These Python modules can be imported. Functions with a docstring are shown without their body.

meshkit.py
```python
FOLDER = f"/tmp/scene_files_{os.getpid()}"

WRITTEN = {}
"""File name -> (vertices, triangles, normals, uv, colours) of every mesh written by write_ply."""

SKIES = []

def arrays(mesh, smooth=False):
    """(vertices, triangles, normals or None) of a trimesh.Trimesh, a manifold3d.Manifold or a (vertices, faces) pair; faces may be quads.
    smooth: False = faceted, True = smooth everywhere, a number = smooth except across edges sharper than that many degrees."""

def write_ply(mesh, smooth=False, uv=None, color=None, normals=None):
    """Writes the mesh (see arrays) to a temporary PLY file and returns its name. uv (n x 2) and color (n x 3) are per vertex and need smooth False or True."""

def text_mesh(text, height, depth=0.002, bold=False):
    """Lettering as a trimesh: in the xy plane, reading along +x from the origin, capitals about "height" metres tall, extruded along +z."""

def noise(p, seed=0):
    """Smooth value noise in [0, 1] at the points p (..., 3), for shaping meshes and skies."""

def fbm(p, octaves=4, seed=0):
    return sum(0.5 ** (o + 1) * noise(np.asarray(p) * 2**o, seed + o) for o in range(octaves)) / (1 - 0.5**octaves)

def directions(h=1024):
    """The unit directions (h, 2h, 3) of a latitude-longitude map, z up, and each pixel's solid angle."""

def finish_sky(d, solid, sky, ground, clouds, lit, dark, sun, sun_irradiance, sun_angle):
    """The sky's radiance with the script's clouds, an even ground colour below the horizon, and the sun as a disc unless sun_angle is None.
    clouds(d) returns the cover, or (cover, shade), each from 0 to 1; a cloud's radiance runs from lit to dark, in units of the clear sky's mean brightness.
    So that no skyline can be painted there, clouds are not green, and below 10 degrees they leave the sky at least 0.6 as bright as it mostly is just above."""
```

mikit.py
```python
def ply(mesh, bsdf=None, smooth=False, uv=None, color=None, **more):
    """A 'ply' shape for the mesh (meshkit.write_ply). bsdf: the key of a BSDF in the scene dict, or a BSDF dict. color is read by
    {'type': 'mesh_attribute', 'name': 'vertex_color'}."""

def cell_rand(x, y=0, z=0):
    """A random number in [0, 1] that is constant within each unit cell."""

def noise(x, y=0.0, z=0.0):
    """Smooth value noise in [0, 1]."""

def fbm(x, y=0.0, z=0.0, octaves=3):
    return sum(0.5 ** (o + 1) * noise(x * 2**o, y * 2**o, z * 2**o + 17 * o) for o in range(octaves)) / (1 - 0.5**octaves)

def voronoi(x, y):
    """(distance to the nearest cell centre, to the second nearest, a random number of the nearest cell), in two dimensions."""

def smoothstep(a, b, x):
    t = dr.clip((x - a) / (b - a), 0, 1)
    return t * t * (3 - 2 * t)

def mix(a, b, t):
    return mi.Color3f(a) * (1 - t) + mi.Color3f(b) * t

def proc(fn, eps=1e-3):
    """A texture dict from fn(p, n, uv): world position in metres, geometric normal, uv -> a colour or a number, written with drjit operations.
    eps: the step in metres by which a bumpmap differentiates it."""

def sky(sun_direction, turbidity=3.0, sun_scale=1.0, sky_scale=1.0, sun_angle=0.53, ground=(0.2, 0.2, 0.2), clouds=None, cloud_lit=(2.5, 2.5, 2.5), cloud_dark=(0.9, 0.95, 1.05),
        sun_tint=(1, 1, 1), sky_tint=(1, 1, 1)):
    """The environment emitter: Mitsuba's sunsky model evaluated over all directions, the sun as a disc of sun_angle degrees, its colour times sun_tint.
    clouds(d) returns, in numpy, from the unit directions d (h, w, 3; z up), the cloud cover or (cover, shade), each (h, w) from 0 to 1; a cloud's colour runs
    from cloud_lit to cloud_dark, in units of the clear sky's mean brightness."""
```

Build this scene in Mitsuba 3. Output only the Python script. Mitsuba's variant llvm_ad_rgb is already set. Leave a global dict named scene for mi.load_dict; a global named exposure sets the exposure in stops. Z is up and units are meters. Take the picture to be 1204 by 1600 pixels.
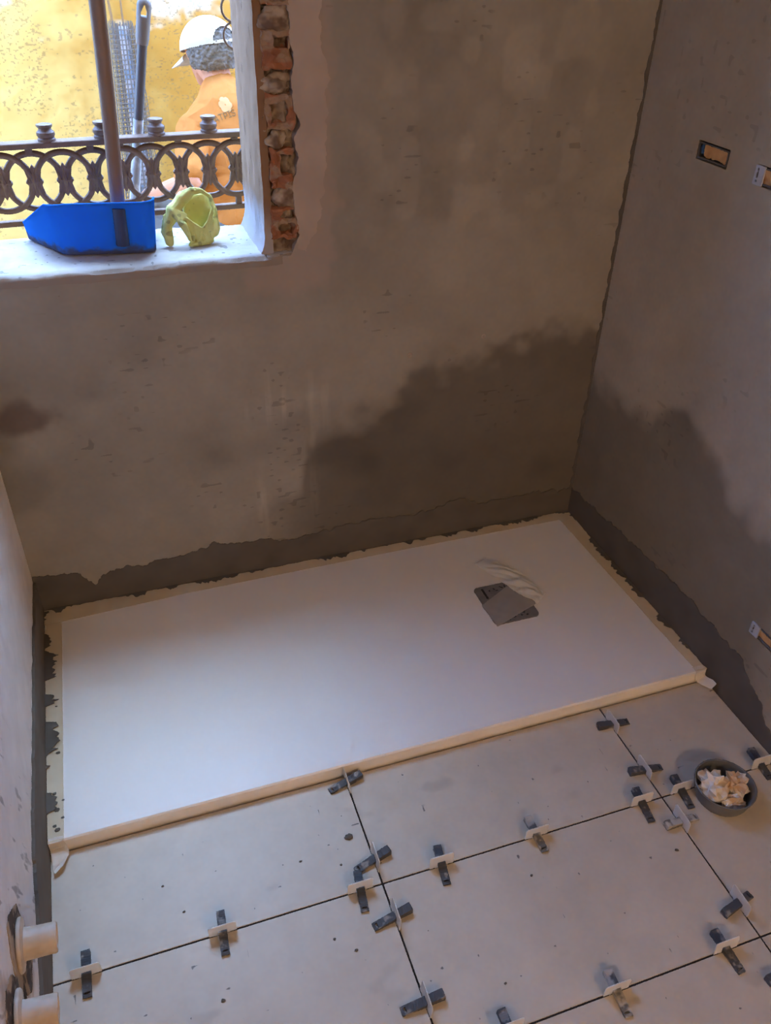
import math, random
import numpy as np, trimesh, drjit as dr, mitsuba as mi, mikit, meshkit
import manifold3d as m3
import shapely, shapely.geometry as sg
from shapely.ops import unary_union
from scipy.spatial.transform import Rotation as Ro
from mikit import noise, fbm, voronoi, smoothstep, mix, cell_rand
T = mi.ScalarTransform4f
random.seed(7); RNG = np.random.RandomState(11)
scene, labels = {}, {}

# ------------------------------------------------------------------ camera, sky, exposure
exposure = 6.2
CAM = np.array([-1.18832606, -1.70915166, 1.44229814])
RT = np.array([0.94600613, -0.32329474, 0.02351404])
DN = np.array([-0.16996739, -0.55650025, -0.81327644])
FW = np.array([0.27601357, 0.76536787, -0.58140221])
M = np.eye(4); M[:3, 0] = -RT; M[:3, 1] = -DN; M[:3, 2] = FW; M[:3, 3] = CAM
scene['camera'] = {'type': 'perspective', 'fov': 2 * math.degrees(math.atan(602 / 1298.8)), 'fov_axis': 'x',
                   'to_world': T(M), 'near_clip': 0.02, 'far_clip': 200.0}
FILL_LAMP = 2.2          # strength of the added fill lamp in the hall
SUN = np.array([0.09, 0.31, 0.947])
scene['sky'] = mikit.sky(SUN, turbidity=5.0, sun_scale=0.0, sky_scale=1.0, ground=(0.3, 0.26, 0.2), sky_tint=(.71, 1.0, 1.48))

# ------------------------------------------------------------------ helpers
def label(key, text=None, cat=None, group=None, kind=None):
    d = {}
    if text: d['label'] = text
    if cat: d['category'] = cat
    if group: d['group'] = group
    if kind: d['kind'] = kind
    labels[key] = d

def numbered(key):
    if key not in scene and key not in labels: return key
    i = 1
    while f'{key}_{i:03d}' in scene or f'{key}_{i:03d}' in labels: i += 1
    return f'{key}_{i:03d}'

def add(key, mesh, bsdf, smooth=False, xf=None, **more):
    if key in scene: key = numbered(key)
    d = mesh if isinstance(mesh, dict) else mikit.ply(mesh, bsdf, smooth=smooth, **more)
    if xf is not None: d = {**d, 'to_world': T(xf)}
    scene[key] = d
    return key

def struct(key, mesh, bsdf, smooth=False, text=None):
    add(key, mesh, bsdf, smooth)
    label(key, text, kind='structure')

def thing(key, text, cat, group=None):
    key = numbered(key); label(key, text, cat, group); return key

def xform(loc=(0, 0, 0), rz=0.0, R=None):
    m = np.eye(4)
    m[:3, :3] = Ro.from_euler('z', rz).as_matrix() if R is None else R
    m[:3, 3] = loc
    return m

def moved(mesh, m):
    c = mesh.copy(); c.apply_transform(m); return c

def cbox(lo, hi, c=0.001):
    """a box with chamfered edges"""
    lo, hi = np.array(lo, float), np.array(hi, float)
    c = min(c, (hi - lo).min() * 0.49)
    pts = []
    for s in np.ndindex(2, 2, 2):
        p = np.where(s, hi, lo); inn = np.where(s, hi - c, lo + c)
        for a in range(3):
            q = inn.copy(); q[a] = p[a]; pts.append(q)
    return trimesh.Trimesh(pts, process=False).convex_hull

def tube(path, rad, sides=10, cap=True):
    p = np.asarray(path, float); n = len(p)
    rad = np.broadcast_to(np.asarray(rad, float), (n,))
    t = np.gradient(p, axis=0); t /= np.linalg.norm(t, axis=1, keepdims=True) + 1e-12
    a = np.cross(t[0], [0, 0, 1.0] if abs(t[0][2]) < .9 else [1.0, 0, 0]); a /= np.linalg.norm(a)
    rings = []
    ang = np.arange(sides) * 2 * np.pi / sides
    for i in range(n):
        a = a - t[i] * (a @ t[i]); a /= np.linalg.norm(a)
        b = np.cross(t[i], a)
        rings.append(p[i] + rad[i] * (np.cos(ang)[:, None] * a + np.sin(ang)[:, None] * b))
    v = np.vstack(rings); f = []
    for i in range(n - 1):
        for j in range(sides):
            k = (j + 1) % sides
            f += [[i * sides + j, i * sides + k, (i + 1) * sides + k], [i * sides + j, (i + 1) * sides + k, (i + 1) * sides + j]]
    if cap:
        c0, c1 = len(v), len(v) + 1; v = np.vstack([v, p[:1], p[-1:]])
        for j in range(sides):
            k = (j + 1) % sides
            f += [[c0, k, j], [c1, (n - 1) * sides + j, (n - 1) * sides + k]]
    return trimesh.Trimesh(v, f, process=False)

def lathe(prof, sides=32):
    return trimesh.creation.revolve(np.array(prof, float), sections=sides)

def extrude(poly, h):
    ps = [g for g in getattr(poly, 'geoms', [poly]) if g.geom_type == 'Polygon' and g.area > 1e-8]
    return trimesh.util.concatenate([trimesh.creation.extrude_polygon(g, h, engine='earcut') for g in ps])

def to_y(mesh, y0):
    """polygon in (x,z) extruded along z  ->  thickness along +y starting at y0"""
    v = mesh.vertices.copy(); w = np.c_[v[:, 0], y0 + v[:, 2], v[:, 1]]
    return trimesh.Trimesh(w, mesh.faces[:, ::-1], process=False)

def to_x(mesh, x0):
    """polygon in (y,z) extruded along z  ->  thickness along +x starting at x0"""
    v = mesh.vertices.copy(); w = np.c_[x0 + v[:, 2], v[:, 0], v[:, 1]]
    return trimesh.Trimesh(w, mesh.faces, process=False)

def rough_line(pts, amp, step=0.006, seed=0, freq=60):
    """a polyline resampled and jittered sideways"""
    ls = sg.LineString(pts); n = max(2, int(ls.length / step))
    q = np.array([ls.interpolate(i / n, normalized=True).coords[0] for i in range(n + 1)])
    d = np.gradient(q, axis=0); d /= np.linalg.norm(d, axis=1, keepdims=True) + 1e-9
    s = np.linspace(0, ls.length, n + 1)
    k = meshkit.fbm(np.c_[s * freq, s * 0 + seed * 7.3, s * 0], 4, seed) - .5
    return q + np.c_[-d[:, 1], d[:, 0]] * (k * 2 * amp)[:, None]

def grid_solid(top, bottom):
    """closed solid between two (n,m,3) grids"""
    n, m = top.shape[:2]
    v = np.vstack([top.reshape(-1, 3), bottom.reshape(-1, 3)]); N = n * m; f = []
    idx = np.arange(N).reshape(n, m)
    a, b, c, d = idx[:-1, :-1].ravel(), idx[1:, :-1].ravel(), idx[1:, 1:].ravel(), idx[:-1, 1:].ravel()
    f += [np.c_[a, b, c], np.c_[a, c, d], np.c_[a + N, c + N, b + N], np.c_[a + N, d + N, c + N]]
    ring = np.r_[idx[0, :], idx[1:, -1], idx[-1, -2::-1], idx[-2:0:-1, 0]]
    r2 = np.roll(ring, -1)
    f += [np.c_[ring, ring + N, r2 + N], np.c_[ring, r2 + N, r2]]
    t = trimesh.Trimesh(v, np.vstack(f), process=False); t.fix_normals()
    return t

def sheet(g, th):
    """thin solid from a (n,m,3) surface grid"""
    du = np.gradient(g, axis=0); dv = np.gradient(g, axis=1)
    nn = np.cross(du, dv); nn /= np.linalg.norm(nn, axis=2, keepdims=True) + 1e-12
    return grid_solid(g + nn * th / 2, g - nn * th / 2)

def sphere(c, r, n=16):
    c = np.asarray(c, float)
    return m3.Manifold.sphere(float(r), n).translate(tuple(map(float, c)))

def bones(list_, refine=0.006, it=12):
    """list of ((p, r), (q, s)) -> one smooth body"""
    hs = [m3.Manifold.batch_hull([sphere(p, r), sphere(q, s)]) for (p, r), (q, s) in list_]
    m = m3.Manifold.batch_boolean(hs, m3.OpType.Add).refine_to_length(refine).to_mesh()
    t = trimesh.Trimesh(m.vert_properties[:, :3], m.tri_verts, process=True)
    trimesh.smoothing.filter_taubin(t, lamb=.5, nu=.52, iterations=it)
    return t

def pw(x, xs, ys):
    """piecewise-linear function of a drjit number"""
    r = mi.Float(ys[0])
    for i in range(len(xs) - 1):
        t = dr.clip((x - xs[i]) / (xs[i + 1] - xs[i]), 0, 1)
        r = r + t * (ys[i + 1] - ys[i])
    return r

def mat(key, fn, rough=0.8, bump=None, scale=1.0, spec=0.3, **kw):
    """a principled material whose colour is fn; bump: fn in metres of height"""
    base = mikit.proc(fn) if callable(fn) else {'type': 'rgb', 'value': list(fn)}
    d = {'type': 'principled', 'base_color': base, 'roughness': rough, 'specular': spec, **kw}
    if bump is not None:
        d = {'type': 'bumpmap', 'arbitrary': {**mikit.proc(bump, eps=1.5e-3)}, 'scale': scale, 'bsdf': d}
    scene[key] = {'type': 'twosided', 'bsdf': d}

# ------------------------------------------------------------------ materials
DBX = [-1.47, -.918, -.852, -.799, -.779, -.714, -.599, -.559, -.519, -.454, -.355, -.216, 0.]
DBZ = [.16, .19, .222, .309, .40, .424, .441, .488, .535, .56, .59, .598, .60]
DRY = [-.95, -.70, -.634, -.542, -.462, -.412, -.373, -.278, -.173, -.047, 0.]
DRZ = [.40, .457, .458, .479, .513, .55, .562, .477, .457, .467, .45]

def back_col(p, n, uv):
    x, z = p.x, p.z
    a = fbm(x * 5, z * 5, p.y * 3, 4); b = fbm(x * 22 + 9, z * 22, 0, 3); c = noise(x * 140, z * 140)
    col = mix((.250, .226, .185), (.390, .358, .302), a)
    col = col * (0.93 + 0.14 * b) * (0.97 + 0.06 * c)
    # lighter drying spots, upper middle
    reg = smoothstep(.82, .95, z) * smoothstep(-.72, -.58, x) * (1 - smoothstep(-.16, -.06, x))
    sp = smoothstep(.50, .70, noise(x * 24 + 3, z * 17, 2.) * .75 + b * .25) * reg
    dk = smoothstep(.5, .7, fbm(x * 6 + 4, z * 6, 5., 3)) * reg
    col = col * (1 + .15 * sp - .16 * dk)
    # damp lower right
    h = pw(x, DBX, DBZ) + (fbm(x * 14, z * 14, 3., 3) - .5) * .16
    damp = 1 - smoothstep(-.06, .05, z - h)
    col = mix(col, col * mi.Color3f(.47, .45, .42), damp * smoothstep(-1.0, -.72, x))
    # brownish damp patches, left and under the window
    q = smoothstep(.52, .72, fbm(x * 4 + 7, z * 5, 9., 3)) * (1 - smoothstep(.5, .9, z))
    col = col * (1 - .22 * q)
    d = dr.sqrt(dr.square((x + 1.40) / .075) + dr.square((z - .56) / .05))
    col = mix(col, col * mi.Color3f(.55, .47, .45), 1 - smoothstep(.35, 1.1, d + (b - .5) * .7))
    # pink plaster left from an older coat, round the window corner
    e = dr.maximum(-(x + .70 + (b - .5) * .10), 0.0)
    pk = (1 - smoothstep(.0, .02, dr.abs(x + .80) - .085 + (b - .5) * .06)) * smoothstep(.76, .80, z + (a - .5) * .1)
    col = mix(col, mi.Color3f(.40, .315, .265), pk * .6)
    # run marks, pale
    st = smoothstep(.5, .85, fbm(x * 30, z * 4.0, 4., 4)) * smoothstep(-.98, -.9, x) * (1 - smoothstep(-.72, -.66, x)) * smoothstep(.10, .2, z) * (1 - smoothstep(.5, .75, z))
    col = col * (1 + .34 * st)
    # trowel marks and dark nicks
    nick = smoothstep(.83, .90, noise(x * 55, z * 120, 8.)) * smoothstep(.60, .75, noise(x * 7, z * 7, 1.))
    col = col * (1 - .25 * nick)
    return col

def back_bump(p, n, uv):
    x, z = p.x, p.z
    return .0030 * fbm(x * 9, z * 9, p.y * 9, 3) + .0008 * fbm(x * 60, z * 60, p.y * 60, 3)

def right_col(p, n, uv):
    y, z = p.y, p.z
    a = fbm(y * 5 + 3, z * 5, p.x * 3, 4); b = fbm(y * 22 + 1, z * 22, 0, 3); c = noise(y * 140, z * 140)
    col = mix((.35, .30, .225), (.46, .40, .31), a) * (.93 + .14 * b) * (.97 + .06 * c)
    h = pw(y, DRY, DRZ) + (fbm(y * 12, z * 12, 6., 3) - .5) * .10
    damp = 1 - smoothstep(-.035, .03, z - h)
    damp = damp * smoothstep(-.98, -.70, y + (a - .5) * .3)
    col = mix(col, col * mi.Color3f(.52, .51, .48), damp)
    nick = smoothstep(.83, .9, noise(y * 60, z * 90, 8.)) * smoothstep(.55, .7, noise(y * 6, z * 6, 1.))
    return col * (1 - .18 * nick)

def right_bump(p, n, uv):
    return .0030 * fbm(p.y * 9, p.z * 9, p.x * 9, 3) + .0008 * fbm(p.y * 60, p.z * 60, p.x * 60, 3)

def left_col(p, n, uv):
    y, z = p.y, p.z
    a = fbm(y * 6 + 8, z * 6, 0, 4); b = fbm(y * 30 + 1, z * 30, 0, 3)
    col = mix((.58, .55, .53), (.70, .67, .645), a) * (.92 + .16 * b)
    sm = smoothstep(.66, .80, fbm(y * 60 + z * 26, z * 18, 2., 3)) * smoothstep(-.6, -.75, y)
    col = col * (1 - .45 * sm)
    for (yy, zz) in ((-.962, .20), (-1.07, .215)):
        d = dr.sqrt(dr.square((y - yy) / .05) + dr.square((z - zz) / .10)) + (b - .5) * .8
        col = mix(col, mi.Color3f(.30, .20, .12), (1 - smoothstep(.6, 1.2, d)) * .7)
    return col

def mortar_col(p, n, uv):
    a = fbm(p.x * 18, p.y * 18, p.z * 18, 4)
    return mix((.095, .083, .068), (.145, .128, .106), a)

def plaster_pink(p, n, uv):
    a = fbm(p.x * 30, p.y * 30, p.z * 14, 4); b = noise(p.x * 30, p.y * 90, p.z * 26)
    col = mix((.205, .112, .056), (.30, .178, .098), a)
    return mix(col, mi.Color3f(.40, .38, .37), (1 - smoothstep(.90, .97, p.z + (a - .5) * .08)) * .8) * (1 - .25 * smoothstep(.74, .84, b))

def jamb_bump(p, n, uv):
    return .004 * fbm(p.y * 30, p.x * 30, p.z * 12, 4)

def sill_col(p, n, uv):
    a = fbm(p.x * 20, p.y * 20, p.z * 20, 4); b = noise(p.x * 95, p.y * 95, 1.)
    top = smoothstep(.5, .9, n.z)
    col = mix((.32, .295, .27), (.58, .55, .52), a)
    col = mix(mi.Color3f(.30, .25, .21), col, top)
    return col * (1 - .4 * smoothstep(.86, .93, b) * top)

def brick_col(p, n, uv):
    a = fbm(p.x * 60, p.y * 60, p.z * 60, 3); b = fbm(p.x * 40 + 7, p.y * 40, p.z * 40, 3)
    col = mix((.22, .085, .045), (.40, .17, .085), a)
    return mix(col, mi.Color3f(.34, .25, .18), smoothstep(.46, .62, b) * .85)

def creammortar(p, n, uv):
    a = fbm(p.x * 50, p.y * 50, p.z * 50, 3)
    return mix((.17, .11, .075), (.46, .37, .28), smoothstep(.3, .7, a))

def tile_col(p, n, uv):
    x, y = p.x, p.y
    a = fbm(x * 7, y * 7, 1., 4); b = fbm(x * 30 + 5, y * 30, 2., 3); s = noise(x * 170, y * 170, 1.)
    col = mix((.515, .445, .355), (.60, .53, .435), a) * (.96 + .08 * b)
    sp = smoothstep(.965, .99, noise(x * 75, y * 75, 3.))
    col = mix(col, mi.Color3f(.10, .09, .08), sp * .8)
    cl = smoothstep(.72, .9, fbm(x * 13 + 2, y * 22, 4., 3))
    return col * (1 - .12 * cl) * (1 - .03 * s)

def ochre_col(p, n, uv):
    x, z = p.x, p.z
    a = fbm(x * 4, z * 4, 1., 4); b = fbm(x * 16 + 3, z * 16, 2., 3)
    col = mix((.50, .225, .035), (.60, .315, .065), a)
    pale = (1 - smoothstep(-1.35, -.75, x + (b - .5) * .4))
    col = mix(col, mi.Color3f(.72, .50, .17), pale * .8)
    wash = smoothstep(1.05, 1.13, z + (b - .5) * .16 - .02 * smoothstep(-.9, -.7, x)) * (1 - smoothstep(1.5, 1.7, z + (a - .5) * .2))
    col = mix(col, mi.Color3f(.80, .74, .62), wash * smoothstep(.34, .46, fbm(x * 3.2 + 1, z * 7, 6., 3)))
    pit_shade = smoothstep(.72, .84, noise(x * 130, z * 170, 3.)) * smoothstep(.5, .62, noise(x * 6, z * 6, 4.))
    pit_shade = dr.maximum(pit_shade * .8, smoothstep(.72, .80, fbm(x * 40, z * 60, 8., 4)) * .8)
    return mix(col, mi.Color3f(.30, .17, .08), pit_shade * .65)  # shade inside the pits is painted into the colour as dark specks

def ochre_bump(p, n, uv):
    return .012 * fbm(p.x * 14, p.z * 14, 0., 4)

mat('m_back', back_col, .9, back_bump)
mat('m_right', right_col, .9, right_bump)
mat('m_left', left_col, .75, right_bump)
mat('m_mortar', mortar_col, .85, lambda p, n, uv: .003 * fbm(p.x * 40, p.y * 40, p.z * 40, 3))
mat('m_jamb', plaster_pink, .9, jamb_bump)
mat('m_torn', lambda p, n, uv: mix((.38, .305, .25), (.49, .40, .335), fbm(p.x * 16, p.z * 16, 0, 4)), .9, back_bump)
mat('m_sill', sill_col, .9, lambda p, n, uv: .002 * fbm(p.x * 70, p.y * 70, p.z * 70, 3))
mat('m_brick', brick_col, .9)
mat('m_cream', creammortar, .95)
mat('m_tile', tile_col, .42, spec=.4)
mat('m_ochre', ochre_col, .95, ochre_bump)
mat('m_screed', lambda p, n, uv: mix((.018, .015, .013), (.03, .026, .022), fbm(p.x * 20, p.y * 20, 0, 3)), .95)
mat('m_ground', lambda p, n, uv: mix((.42, .33, .22), (.55, .43, .28), fbm(p.x * 6, p.y * 6, 0, 4)), .95)
mat('m_ceiling', (.62, .58, .53), .95)
mat('m_facade', (.5, .36, .2), .95)
mat('m_tray', (.80, .77, .735), .38, lambda p, n, uv: .0006 * fbm(p.x * 120, p.y * 120, 0., 2), spec=.4)
mat('m_tape', lambda p, n, uv: mix((.58, .48, .33), (.70, .60, .44), fbm(p.x * 20, p.y * 20, 0, 3)), .6)
mat('m_paper', lambda p, n, uv: mix((.62, .56, .48), (.72, .67, .60), fbm(p.x * 60, p.y * 60, p.z * 60, 3)), .7)
mat('m_metal', lambda p, n, uv: mix((.14, .135, .13), (.20, .19, .18), fbm(p.x * 60, p.y * 60, 0, 3)), .5, spec=.5)
mat('m_ink', (.03, .03, .03), .6)
mat('m_iron', lambda p, n, uv: mix((.105, .058, .034), (.17, .10, .065), fbm(p.x * 60, p.y * 60, p.z * 60, 3)), .55, spec=.5)
scene['m_blue'] = {'type': 'principledthin', 'base_color': mikit.proc(lambda p, n, uv: mix(mi.Color3f(.03, .21, .68), mi.Color3f(.12, .10, .09), (1 - smoothstep(.870, .886, p.z + (fbm(p.x * 60, p.y * 60, p.z * 60, 3) - .5) * .03)) * .85)), 'roughness': .35, 'diff_trans': .55}
mat('m_bluedark', (.035, .05, .13), .4, spec=.5)
mat('m_handle', lambda p, n, uv: mix((.20, .13, .095), (.27, .185, .14), fbm(p.x * 40, p.y * 40, p.z * 9, 3)), .45, spec=.5)
mat('m_greyhandle', (.085, .07, .068), .45, spec=.5)
mat('m_greygrip', (.20, .165, .145), .5)
mat('m_greypaint', lambda p, n, uv: mix((.35, .34, .33), (.55, .54, .53), smoothstep(.4, .6, fbm(p.x * 40, p.y * 40, p.z * 40, 3))), .7)
mat('m_cloth', lambda p, n, uv: mix((.52, .50, .12), (.66, .63, .25), fbm(p.x * 40, p.y * 40, p.z * 40, 3)) * (1 - .35 * smoothstep(.68, .76, noise(p.x * 85, p.y * 85, p.z * 85))), .9, lambda p, n, uv: .0015 * fbm(p.x * 60, p.y * 60, p.z * 60, 3))
scene['m_clip'] = {'type': 'principledthin', 'base_color': {'type': 'rgb', 'value': [.86, .84, .80]}, 'roughness': .35, 'diff_trans': .9}
mat('m_wedge', lambda p, n, uv: mix((.072, .075, .082), (.30, .28, .26), smoothstep(.56, .70, fbm(p.x * 75, p.y * 75, p.z * 75, 3)) * .8), .6)
mat('m_bowl', lambda p, n, uv: mix((.10, .105, .105), (.17, .17, .165), fbm(p.x * 30, p.y * 30, p.z * 30, 3)), .45, spec=.5)
mat('m_plug', lambda p, n, uv: mix((.45, .33, .21), (.66, .56, .45), fbm(p.x * 50, p.y * 50, p.z * 50, 3)), .48, spec=.4)
mat('m_crumple', lambda p, n, uv: mix((.60, .42, .26), (.76, .70, .62), smoothstep(.4, .6, fbm(p.x * 45, p.y * 45, p.z * 45, 3))), .8)
mat('m_boxblue', (.11, .105, .11), .5)
mat('m_tab', (.04, .10, .24), .5)
mat('m_boxwhite', (.45, .46, .50), .5)
mat('m_card', lambda p, n, uv: mix((.52, .27, .10), (.66, .42, .21), fbm(p.y * 60, p.z * 60, 0, 3)), .9)
mat('m_wire', (.17, .135, .115), .5, spec=.5)
mat('m_vine', (.30, .17, .08), .9)
mat('m_shirt', lambda p, n, uv: mix((.36, .115, .022), (.43, .15, .03), fbm(p.x * 14, p.y * 14, p.z * 14, 3)), .95)
mat('m_skin', (.50, .215, .12), .6)
mat('m_cap', (.46, .375, .28), .9)
mat('m_hair', lambda p, n, uv: mix((.055, .042, .032), (.22, .175, .145), fbm(p.x * 90, p.y * 90, p.z * 130, 3)), .8)
mat('m_trousers', (.12, .11, .10), .95)
mat('m_wood', (.35, .22, .12), .8)
mat('m_frost', lambda p, n, uv: mix((.30, .28, .25), (.36, .34, .31), fbm(p.x * 50, p.y * 50, 0, 3)), .35, spec=.5)
mat('m_filmwhite', (.62, .58, .53), .35, spec=.5)
mat('m_wedgepale', lambda p, n, uv: mix((.13, .125, .115), (.44, .41, .37), smoothstep(.35, .6, fbm(p.x * 75, p.y * 75, p.z * 75, 3))), .6)
mat('m_hole', lambda p, n, uv: mix((.08, .06, .045), (.34, .25, .17), smoothstep(.35, .6, fbm(p.y * 45, p.z * 45, 0, 4))), .95)
mat('m_liner', lambda p, n, uv: mix((.30, .36, .46), (.55, .50, .52), smoothstep(.4, .6, noise(p.x * 40, p.z * 60, 0.))), .8)
mat('m_print', (.17, .085, .03), .95)
mat('m_emblem', (.44, .23, .09), .95)
mat('m_addedhall', (.62, .54, .45), .9)
scene['m_film'] = {'type': 'principledthin', 'base_color': {'type': 'rgb', 'value': [.93, .91, .87]}, 'roughness': .3, 'diff_trans': .9, 'spec_trans': .08}

# ------------------------------------------------------------------ room shell
X0, X1, YB, ZC = -1.467, 0.0, -3.1, 2.42        # left wall, right wall, rear wall, ceiling
WX0, WX1, WZ0, WZ1 = -1.42, -.848, .852, 2.05    # window opening
WT = .217                                        # wall thickness
def rect(a, b, c, d): return sg.box(a, b, c, d)

# structural floor (screed) and tiles
struct('floor', cbox((X0 - .2, YB - .2, -.20), (X1 + .2, WT, -.012)), 'm_screed')
g = .0016
cols = [X0 + .0062, -.888, -.288, X1 - .004]
rows = [-.6745, -.919, -1.219, -1.519, -1.819, -2.119, -2.419, -2.719, YB + .004]
for j in range(len(rows) - 1):
    for i in range(3):
        a, b = cols[i] + (g if i else 0), cols[i + 1] - (g if i < 2 else 0)
        c, d = rows[j + 1] + (g if j < len(rows) - 2 else 0), rows[j] - (g if j else 0)
        tl = cbox((a, c, -.012), (b, d, 0), .0006)
        # rectified tiles lie a hair uneven
        tl.vertices[:, 2] -= RNG.rand() * .0004
        add('floor__tile', tl, 'm_tile')

for i in (1, 2):
    add('floor__joint_bed', cbox((cols[i] - g + .0001, YB + .01, -.0119), (cols[i] + g - .0001, rows[0], -.0013), .0003), 'm_screed')
for j in range(1, len(rows) - 1):
    for i in range(3):
        add('floor__joint_bed', cbox((cols[i] + (g if i else 0), rows[j] - g + .0001, -.0119), (cols[i + 1] - (g if i < 2 else 0), rows[j] + g - .0001, -.0013), .0003), 'm_screed')

# back wall: core with the window opening, rendered coat in front of it
core = rect(X0 - 2.6, -.2, X1 + 2.6, 8.0).difference(rect(WX0, WZ0, WX1, WZ1))  # added height above the ceiling, put there to shade the wall outside
struct('wall_back', to_y(extrude(core, WT - .034), .034), 'm_facade', text='rendered grey cement back wall with the window opening')
RE = [(WX1 + .062, .885), (-.784, .93), (-.790, 1.0), (-.778, 1.05), (-.782, 1.09), (-.772, 1.115), (-.786, 1.16), (-.782, 1.22), (-.788, 1.30), (-.784, 1.5), (-.79, 2.07), (-.80, 2.10)]
re_ = rough_line(RE, .006, .004, 3, 70)
tear = sg.Polygon([(WX0 - .01, .858)] + [(-.80, .858)] + [tuple(q) for q in re_] + [(WX0 - .01, 2.06)])
coat = rect(X0, 0, X1, ZC).difference(tear.buffer(0))
add('wall_back__render_coat', to_y(extrude(coat, .0345), 0.0), 'm_back')
# older, lighter coat that ends in a torn edge beside the window: a thin proud layer
LE = [(-.783, .872), (-.768, .862), (-.760, .885), (-.742, .90), (-.735, .945), (-.728, .98), (-.722, 1.04), (-.714, 1.10), (-.720, 1.17), (-.708, 1.19), (-.724, 1.23), (-.728, 1.32), (-.722, 1.5), (-.73, 2.07)]
le = rough_line(LE, .012, .003, 9, 60)
lay = sg.Polygon([tuple(q) for q in re_] + [tuple(q) for q in le[::-1]]).buffer(0)
add('wall_back__torn_plaster', to_y(extrude(lay, .004), -.0022), 'm_torn')
# fresh mortar band along the foot of the wall
BB = [(-1.467, .144), (-1.457, .144), (-1.359, .12), (-1.328, .082), (-1.309, .108), (-1.246, .117), (-1.152, .121), (-1.057, .13), (-1.031, .144), (-.941, .128), (-.844, .112), (-.713, .125), (-.579, .128), (-.483, .119), (-.354, .144), (-.279, .114), (-.192, .12), (-.093, .118), (0, .112)]
bl = rough_line(BB, .014, .003, 5, 55)
add('wall_back__mortar_band', to_y(extrude(sg.Polygon([tuple(q) for q in bl] + [(0, 0), (X0, 0)]).buffer(0), .0022), -.0018), 'm_mortar')

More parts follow.
